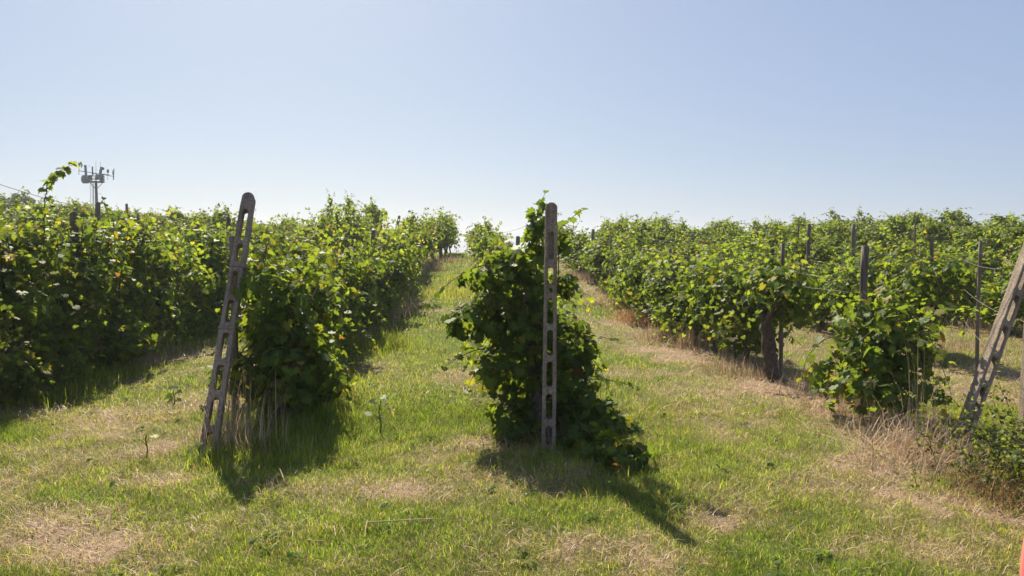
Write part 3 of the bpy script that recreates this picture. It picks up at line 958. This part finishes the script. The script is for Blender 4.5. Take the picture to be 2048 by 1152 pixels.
for X, y0, nm in ((3.75, 7.35, 'first row right of the central post'), (-2.15, 6.3, 'row behind the leaning concrete post'), (.6, 6.1, 'row behind the upright central post')):
    for zz, hn in ((.7, 'low'), (1.15, 'mid-height')):
        for ya, yb, part in ((y0, 16.0, 'near half'), (16.0, 30.0, 'far half')):
            wire((X, ya, float(ground(X, ya)) + zz), (X, yb, float(ground(X, yb)) + zz), f'thin {hn} wire along the {part} of the {nm}', .02)
# ------------------------------------------------------------------ telecom tower
U, TY = .0790 * 1.0, 120.0
to = at(192, 365, TY)
gz = float(ground(to[0], TY))
o = empty('telecom_tower', (to[0], TY, gz))
K = (TY * math.cos(YAW) + to[0] * math.sin(YAW)) / F          # metres per photo pixel at the tower
def tp(px, py, dy=0):
    return np.array([(px - 192) * K, dy, (365 - py) * K + to[2] - gz])
m = MB(); m.tube([(0, 0, -1), tp(192, 400), tp(192, 362)], [.26, .21, .18], 12); m.build('pole', M_STEEL, o)
m = MB()
zc = tp(192, 364)[2]
for rr, z_, th in ((1.15, 0, .07), (1.15, .45, .05), (1.15, .9, .05)):
    m.tube([(rr * math.cos(a), rr * math.sin(a), zc + z_) for a in np.linspace(0, 2 * math.pi, 25)], th, 6)
for a in np.linspace(0, 2 * math.pi, 13)[:-1]:
    m.tube([(1.15 * math.cos(a), 1.15 * math.sin(a), zc), (1.15 * math.cos(a), 1.15 * math.sin(a), zc + .95)], .035, 5)
    m.tube([(.2 * math.cos(a), .2 * math.sin(a), zc - .05), (1.1 * math.cos(a), 1.1 * math.sin(a), zc - .02)], .05, 5)
for a in (0, 2.1, 4.2):
    m.tube([(.15 * math.cos(a), .15 * math.sin(a), zc - 1.0), (1.05 * math.cos(a), 1.05 * math.sin(a), zc - .06)], .05, 5)
m.tube([(0, 0, zc - .06), (0, 0, zc + .03)], 1.08, 20)
m.build('platform', M_STEEL, o)
m = MB(); m.tube([tp(160, 342), tp(192, 347), tp(227, 353)], .055, 6); m.tube([tp(181, 346, .9), tp(213, 348, .9)], .05, 6); m.build('crossarm', M_STEEL, o)
for (a0, a1, w_, dy, lean) in (((178, 332), (179, 353), .30, -.9, 0), ((189, 334), (189, 351), .18, -.5, 0), ((196.5, 339), (196, 352), .17, .6, 0), ((208.5, 335), (205, 356), .30, -.8, 0), ((211, 336), (210, 341), .25, -.6, 0),
                       ((227.5, 338), (226, 360), .12, 0, 0), ((223.8, 341), (224, 350), .10, .2, 0), ((202, 350), (201, 360), .7, -.7, 0), ((186, 352), (186, 362), .5, -.8, 0), ((206, 350), (205, 364), .4, -.3, 0)):
    p, q = tp(*a0, dy), tp(*a1, dy)
    d = (p - q) / np.linalg.norm(p - q)
    x = np.array([1, 0, 0]) - d * d[0]; x /= np.linalg.norm(x)
    m = MB(); m.box((p + q) / 2, (w_, w_ * .6, np.linalg.norm(p - q)), np.c_[x, np.cross(d, x), d])
    m.build('panel_antenna', M_PANEL, o, flat=True)
for a0, a1, th in (((193, 323), (192.5, 352), .03), ((201.5, 324), (201.5, 350), .03), ((180, 329), (180, 335), .025), ((160.2, 325), (159.5, 350), .045), ((215.5, 340), (215, 360), .035)):
    m = MB(); m.tube([tp(*a1), tp(*a0)], [th, th * .7], 6); m.build('whip_antenna', M_STEEL, o)
for c in ((160.6, 330.5), (215.8, 342.5)):
    m = MB(); m.tube([tp(c[0], c[1] + 3.2), tp(c[0], c[1] - 3.2)], .16, 10); m.build('canister_antenna', M_PANEL, o)
m = MB()
c = tp(175.5, 359.5, -.95)
ax = np.array([-.55, -.83, 0])
m.tube([c - ax * .55, c + ax * .12], [.62, .66], 20); m.tube([c + ax * .12, c + ax * .2], [.66, .5], 20)
m.build('dish', M_PANEL, o)
m = MB()
for px in (180.5, 184.3):
    m.tube([tp(px, 366, .0), (tp(px, 366)[0], 0, 0)], .025, 4)
zz = tp(180, 366)[2]
k = 0
while k * .3 < zz:
    m.tube([(tp(180.5, 0)[0], 0, zz - k * .3), (tp(184.3, 0)[0], 0, zz - k * .3)], .022, 4); k += 1
m.tube([tp(186.5, 366), (tp(186.5, 366)[0], 0, 0)], .06, 6)
m.build('ladder', M_STEEL, o)
s_ = 2 / 3
hd = at(192, 365, TY * s_)
o.scale = (s_, s_, s_)
o.location = (hd[0], hd[1], hd[2] - (to[2] - gz) * s_)
tag(o, 'steel telecom tower with antennas and a round platform on the left skyline', 'telecom tower')

# ------------------------------------------------------------------ far trees
def tree(px, py_top, Y, r, label, col, dens=900, tall=1.0):
    p = at(px, py_top, Y)
    z = float(ground(p[0], Y))
    H = p[2] - z
    rg = np.random.default_rng(int(px * 3))
    o = empty('tree', (p[0], Y, z))
    m = MB()
    m.tube([(0, 0, -.2), (.1, 0, H * .3), (0, .1, H * .75)], [.22, .16, .05], 8, rough=.2, rg=rg)
    cl = [(0, 0, H - r * tall * .7, r * .6, r * .6, r * tall * .7)]
    for k in range(9):
        a = rg.random() * 6.28
        q = (rg.uniform(.3, .8) * r * math.cos(a), rg.uniform(.3, .8) * r * math.sin(a), H - r * tall * rg.uniform(.6, 1.6))
        m.tube([(0, 0, H * .3 + rg.random() * H * .2), q], [.07, .02], 5)
        cl.append((*q, r * rg.uniform(.3, .5), r * rg.uniform(.3, .5), r * rg.uniform(.25, .45)))
    m.build('trunk', M_BARK, o)
    f = MB()
    C = np.array(cl)
    idx = rg.integers(len(C), size=dens)
    d = rg.normal(size=(dens, 3)); d /= np.linalg.norm(d, axis=1, keepdims=True)
    P = C[idx, :3] + d * C[idx, 3:] * (.4 + .7 * rg.random(dens))[:, None]
    place_leaves(f, P, d + rg.normal(0, .6, (dens, 3)), rg.normal(size=(dens, 3)), .16 * (.6 + .8 * rg.random(dens)), np.array(col) * (.6 + .8 * rg.random((dens, 1))), 2, rg)
    f.build('crown', M_LEAF, o)
    tag(o, label, 'tree', 'trees beyond the left rows')
tree(47, 376, 85, 1.3, 'bluish dark tree with a pointed crown above the left rows', (.05, .085, .04), 1400, 1.4)
tree(30, 386, 88, 1.0, 'low dark tree crown beside the pointed tree at the left', (.045, .08, .04), 900)
tree(2, 386, 85, 1.2, 'dark tree crown cut by the left edge of the picture', (.045, .075, .035), 900)
tree(173, 399, 95, 1.7, 'greyish sparse tree crown at the foot of the telecom tower', (.09, .105, .075), 900)

# ------------------------------------------------------------------ saplings, weeds, brambles, stalks
M_STEM = leafy('green_stem', .15, (1.5, 1.5, 1.0), .5, .3, 0)
def sapling(px, py, h, leaves, label, seed, col=(.10, .15, .045), size=.05):
    p = gp(px, py)
    rg = np.random.default_rng(seed)
    o = empty('sapling', tuple(p))
    m = MB()
    st = np.array([(0, 0, -.03), (.01, 0, h * .35), (-.01, .01, h * .7), (.012, 0, h)])
    m.tube(st, [.007, .006, .005, .003], 6, (.12, .11, .06))
    for dx, dz, dy, sc in leaves:
        e = np.array([dx, dy, dz])
        b0 = np.array([0, 0, dz - .04 - .3 * abs(dx)])
        m.tube([b0, (b0 + e) / 2 + [0, 0, .015], e], [.003, .0025, .002], 5, (.16, .18, .06))
        f = MB()
        n_ = np.array([[rg.normal(0, .3), -.35 + rg.normal(0, .25), .8]])
        place_leaves(f, e[None], n_, np.array([[np.sign(dx) + .01, -.3, -.25]]), np.array([size * sc]), np.array([col]) * (1 + .3 * rg.random()), 0, rg)
        f.build('leaf', M_LEAF, o)
    m.build('stem', M_STEM, o)
    tag(o, label, 'sapling', 'young saplings in the grass')
sapling(760, 872, .30, [(-.085, .20, -.03, 1.2), (.09, .235, -.02, 1.2), (-.05, .295, .02, .95), (.03, .335, 0, .9), (.03, .27, .05, .8)], 'young fig sapling with broad pale leaves in the lane grass', 1, (.17, .22, .12), .058)
sapling(293, 918, .2, [(-.05, .15, -.02, 1), (.06, .17, 0, 1), (.02, .2, -.03, .9), (-.02, .16, .03, .8)], 'small green sapling on dry ground left of the leaning concrete post', 2, (.16, .21, .05))
sapling(348, 812, .18, [(-.03, .10, 0, .9), (.04, .14, 0, .9), (0, .19, 0, 1.1), (.04, .06, 0, .8), (-.04, .05, 0, .7)], 'little dark green vine seedling close left of the leaning concrete post', 3, (.05, .09, .02), .06)
sapling(400, 935, .17, [(-.06, .12, 0, 1), (.05, .13, 0, 1), (0, .17, 0, 1), (.02, .09, -.05, .9), (-.03, .07, -.05, .9)], 'low pale green sapling in front of the leaning concrete post foot', 4, (.15, .2, .06))

def stalk(pts, r, label, kink=0):
    P = np.array(pts)
    m = MB()
    m.tube(P - P[0], np.linspace(r, r * .5, len(P)), 5, (.42, .31, .17))
    if kink:
        m.tube([P[-1] - P[0], P[-1] - P[0] + [.03, -.02, .01]], [r * .8, r * .4], 5, (.45, .34, .2))
    o = m.build('dry_stalk', M_STRAW, None, tuple(P[0]))
    tag(o, label, 'stalk', 'dry stalks lying in the grass')
def lift(p, dz):
    return p + np.array([0, 0, dz])
stalk([lift(gp(735, 1063), .05), lift(gp(830, 1061), .06), lift(gp(932, 1058), .055)], .004, 'long straight straw stalk lying on the grass at the bottom centre')
stalk([lift(gp(614, 1101), .05), lift(gp(672, 1106), .05)], .003, 'short pale straw stalk lying near the bottom edge')
stalk([lift(gp(470, 985), .03), lift(gp(495, 965), .13), lift(gp(500, 960), .24)], .004, 'grey dry stalk poking up from the shadow of the left row', 1)
stalk([lift(gp(948, 900), .05), lift(gp(980, 925), .06), lift(gp(1030, 942), .04)], .0035, 'thin curved stalk lying left of the central post foot')
stalk([lift(gp(575, 985), .03), lift(gp(560, 970), .11)], .004, 'short broken stalk standing right of the left row shadow')
for (x0, y0_, x1, y1_, h) in ((1705, 870, 1790, 960, .08), (1720, 840, 1830, 930, .12), (1800, 900, 1760, 850, .3), (1840, 960, 1865, 870, .35), (1815, 940, 1880, 900, .25), (1700, 905, 1780, 925, .06), (1860, 990, 1900, 930, .2), (1690, 790, 1720, 860, .1)):
    stalk([lift(gp(x0, y0_), .04), lift((gp(x0, y0_) + gp(x1, y1_)) / 2, h * .6 + .03), lift(gp(x1, y1_), h)], .0042, 'pale dry stalk in the straw heap between the right bush and the strut')

# bramble by the strut
rg = np.random.default_rng(31)
f, tr = MB(), MB()
o_b = gp(1985, 960)
def bramble_leaves(pts, size):
    n_ = len(pts)
    d = rg.normal(size=(n_, 3))
    place_leaves(f, pts + d * .02, d * .6 + [0, 0, .8], rg.normal(size=(n_, 3)) + [0, 0, -.2], size * (.6 + .8 * rg.random(n_)), np.array([.085, .125, .032]) * (.4 + 1.0 * rg.random((n_, 1))), 2, rg)
for k in range(120):
    q = np.array([rg.normal(0.2, .26), rg.normal(-.12, .34), 0.0])
    q[2] = float(ground(o_b[0] + q[0], o_b[1] + q[1])) - o_b[2]
    a = rg.random() * 6.28
    d = np.array([.6 * math.cos(a), .6 * math.sin(a), rg.uniform(.5, 1.6)])
    if k % 4 == 0:
        d[2] = 2.6
    L = rg.uniform(.25, .8) * (1.15 if q[0] > .05 else .6)
    pts = [q]
    d /= np.linalg.norm(d)
    for j in range(int(L / .035)):
        d = d + rg.normal(0, .13, 3) + [0, 0, -.05]; d /= np.linalg.norm(d)
        pts.append(pts[-1] + d * .035)
    pts = np.array(pts)
    pts[:, 2] = np.maximum(pts[:, 2], q[2] + .01)
    tr.tube(pts, np.linspace(.0035, .0012, len(pts)), 4, rough=.1, rg=rg)
    bramble_leaves(np.repeat(pts[2:], 3, axis=0) + rg.normal(0, .022, ((len(pts) - 2) * 3, 3)), .017)
o = empty('bramble', tuple(o_b))
f.build('foliage', M_LEAF, o); tr.build('stem', M_BARK, o)
tag(o, 'straggly small-leaved bramble growing around the foot of the slanting strut', 'bramble')

# ------------------------------------------------------------------ the person whose elbow shows at the lower right corner
M_SKIN, t, b = new_mat('skin')
n = noise(t, 30, 3, .5, obj_coord(t))
t.links.new(ramp(t, n, [(.3, (.42, .22, .15)), (.7, (.50, .27, .19))]), b.inputs['Base Color'])
b.inputs['Roughness'].default_value = .5
b.inputs['Subsurface Weight'].default_value = .1
def cloth(name, c):
    m_, t_, b_ = new_mat(name)
    n_ = noise(t_, 180, 3, .6, obj_coord(t_))
    t_.links.new(ramp(t_, n_, [(.3, tuple(v * .85 for v in c)), (.7, c)]), b_.inputs['Base Color'])
    b_.inputs['Roughness'].default_value = .9
    bump(t_, n_, .3, .002, b_)
    return m_
M_PINK, M_DENIM, M_HAIR, M_SHOE = cloth('coral_cotton', (.66, .15, .14)), cloth('blue_denim', (.06, .09, .17)), cloth('brown_hair', (.05, .03, .02)), cloth('white_canvas', (.6, .58, .54))

def skinned(name, joints, edges, mat, parent=None, loc=(0, 0, 0), levels=2, root=0):
    """a body grown round a skeleton: joints (x, y, z, rx, ry)"""
    me = bpy.data.meshes.new(name)
    me.from_pydata([j[:3] for j in joints], edges, [])
    o = link(name, me, parent, loc)
    o.modifiers.new('skin', 'SKIN')
    sub = o.modifiers.new('sub', 'SUBSURF'); sub.levels = sub.render_levels = levels
    for i, j in enumerate(joints):
        sv = me.skin_vertices[0].data[i]
        sv.radius = (j[3], j[4] if len(j) > 4 else j[3])
        sv.use_root = i == root
    dg = bpy.context.evaluated_depsgraph_get()
    ev = bpy.data.meshes.new_from_object(o.evaluated_get(dg))
    o.modifiers.clear()
    o.data = ev
    ev.materials.clear(); ev.materials.append(mat)
    for p_ in ev.polygons:
        p_.use_smooth = True
    bpy.data.meshes.remove(me)
    return o
ELB = at(2124, 1168, 1.0)
gz0 = float(ground(1.12, 1.0))
px_, py_ = float(ELB[0]) + .30, 1.02
J = [(0, 0, .95, .15, .10), (0, 0, 1.12, .135, .095), (0, .01, 1.30, .155, .10), (0, 0, 1.43, .11, .07), (0, .01, 1.50, .055, .055), (0, .02, 1.56, .055, .06), (0, .035, 1.62, .078, .095), (0, .03, 1.70, .072, .088), (0, .02, 1.755, .045, .055)]
E = [(k, k + 1) for k in range(8)]
def limb(start, pts):
    a = start
    for p in pts:
        J.append(p); E.append((a, len(J) - 1)); a = len(J) - 1
    return a
ez = float(ELB[2]) - gz0 - .01
for sgn in (-1, 1):
    e = (-.30, -.02, ez) if sgn < 0 else (.262, -.02, 1.08)
    h = (-.20, .09, .99) if sgn < 0 else (.27, .12, .86)
    wv = limb(3, [(sgn * .17, 0, 1.405, .06), (e[0] * .88, -.01, 1.26, .05), (*e, .042), ((e[0] + h[0]) / 2, (e[1] + h[1]) / 2, (e[2] + h[2]) / 2, .038), (*h, .027)])
    d = np.array(h) - np.array(e); d /= np.linalg.norm(d)
    pal = np.array(h) + d * .06
    pa = limb(wv, [(*pal, .032, .018)])
    side = np.cross(d, [0, 0, 1.]); side /= np.linalg.norm(side)
    for q, (off, L) in enumerate(((-.03, .065), (-.01, .078), (.01, .074), (.03, .058))):
        b0 = pal + d * .03 + side * off
        limb(pa, [(*b0, .010), (*(b0 + d * L * .55 + [0, 0, -.008]), .0088), (*(b0 + d * L + [0, 0, -.026]), .0075)])
    limb(wv, [(*(np.array(h) + d * .03 + side * -.035), .011), (*(np.array(h) + d * .075 + side * -.058), .0095)])
    limb(0, [(sgn * .09, 0, .88, .085), (sgn * .10, .01, .50, .058), (sgn * .105, -.015, .30, .055), (sgn * .11, -.02, .09, .036), (sgn * .115, .05, .045, .036, .03), (sgn * .12, .13, .035, .034, .022)])
body = skinned('person', J, E, M_SKIN, None, (px_, py_, gz0))
tag(body, 'person in a coral pink top whose elbow just enters the lower right corner', 'person')
SJ = [(0, 0, .93, .165, .118), (0, 0, 1.12, .15, .11), (0, .01, 1.30, .168, .115), (0, 0, 1.425, .12, .082)]
SE = [(0, 1), (1, 2), (2, 3)]
JJ, EE = J, E
for sgn in (-1, 1):
    e = (-.30, -.02, ez) if sgn < 0 else (.262, -.02, 1.08)
    h = (-.20, .09, .99) if sgn < 0 else (.27, .12, .86)
    a = 3
    for p in ((sgn * .17, 0, 1.405, .074), (e[0] * .88, -.01, 1.26, .064), (*e, .056), (e[0] * .4 + h[0] * .6, e[1] * .4 + h[1] * .6, e[2] * .4 + h[2] * .6, .046)):
        SJ.append(p); SE.append((a, len(SJ) - 1)); a = len(SJ) - 1
skinned('shirt', SJ, SE, M_PINK, body)
TJ = [(0, 0, .97, .158, .108)]; TE = []
for sgn in (-1, 1):
    a = 0
    for p in ((sgn * .09, 0, .86, .098), (sgn * .10, .01, .50, .075), (sgn * .105, -.012, .30, .07), (sgn * .11, -.015, .09, .06)):
        TJ.append(p); TE.append((a, len(TJ) - 1)); a = len(TJ) - 1
skinned('trousers', TJ, TE, M_DENIM, body)
for sgn in (-1, 1):
    skinned('shoe', [(sgn * .112, -.055, .045, .042, .04), (sgn * .115, .03, .045, .045, .04), (sgn * .12, .15, .035, .042, .03)], [(0, 1), (1, 2)], M_SHOE, body)
skinned('hair', [(0, -.055, 1.60, .062, .05), (0, -.045, 1.68, .085, .075), (0, -.01, 1.755, .08, .09), (0, .05, 1.775, .06, .045)], [(0, 1), (1, 2), (2, 3)], M_HAIR, body)
m = MB()
m.tube([(0, .125, 1.66), (0, .148, 1.625), (0, .13, 1.612)], [.008, .014, .01], 8, (.45, .24, .17))
m.build('nose', M_SKIN, body)
for sgn in (-1, 1):
    m = MB(); m.tube([(sgn * .031, .108, 1.665), (sgn * .031, .122, 1.665)], [.013, .008], 10); m.build('eye', M_SHOE, body)
    m = MB(); m.tube([(sgn * .078, .02, 1.61), (sgn * .088, .012, 1.64), (sgn * .08, .018, 1.668)], [.008, .014, .009], 8); m.build('ear', M_SKIN, body)
m = MB(); m.tube([(-.024, .122, 1.582), (0, .131, 1.583), (.024, .122, 1.582)], [.003, .006, .003], 8); m.build('mouth', M_PINK, body)

# ------------------------------------------------------------------ haze
m = MB()
m.box((0, 320, -2), (840.5, 762, 40))
hz = bpy.data.materials.new('summer_haze'); hz.use_nodes = True
t = hz.node_tree
t.nodes.remove(t.nodes['Principled BSDF'])
v = t.nodes.new('ShaderNodeVolumePrincipled')
v.inputs['Color'].default_value = (.86, .93, 1.0, 1)
v.inputs['Density'].default_value = .0007
v.inputs['Anisotropy'].default_value = .35
t.links.new(v.outputs[0], t.nodes['Material Output'].inputs['Volume'])
tag(m.build('haze', hz), 'thin pale summer haze over the vineyard', 'haze', kind='stuff')
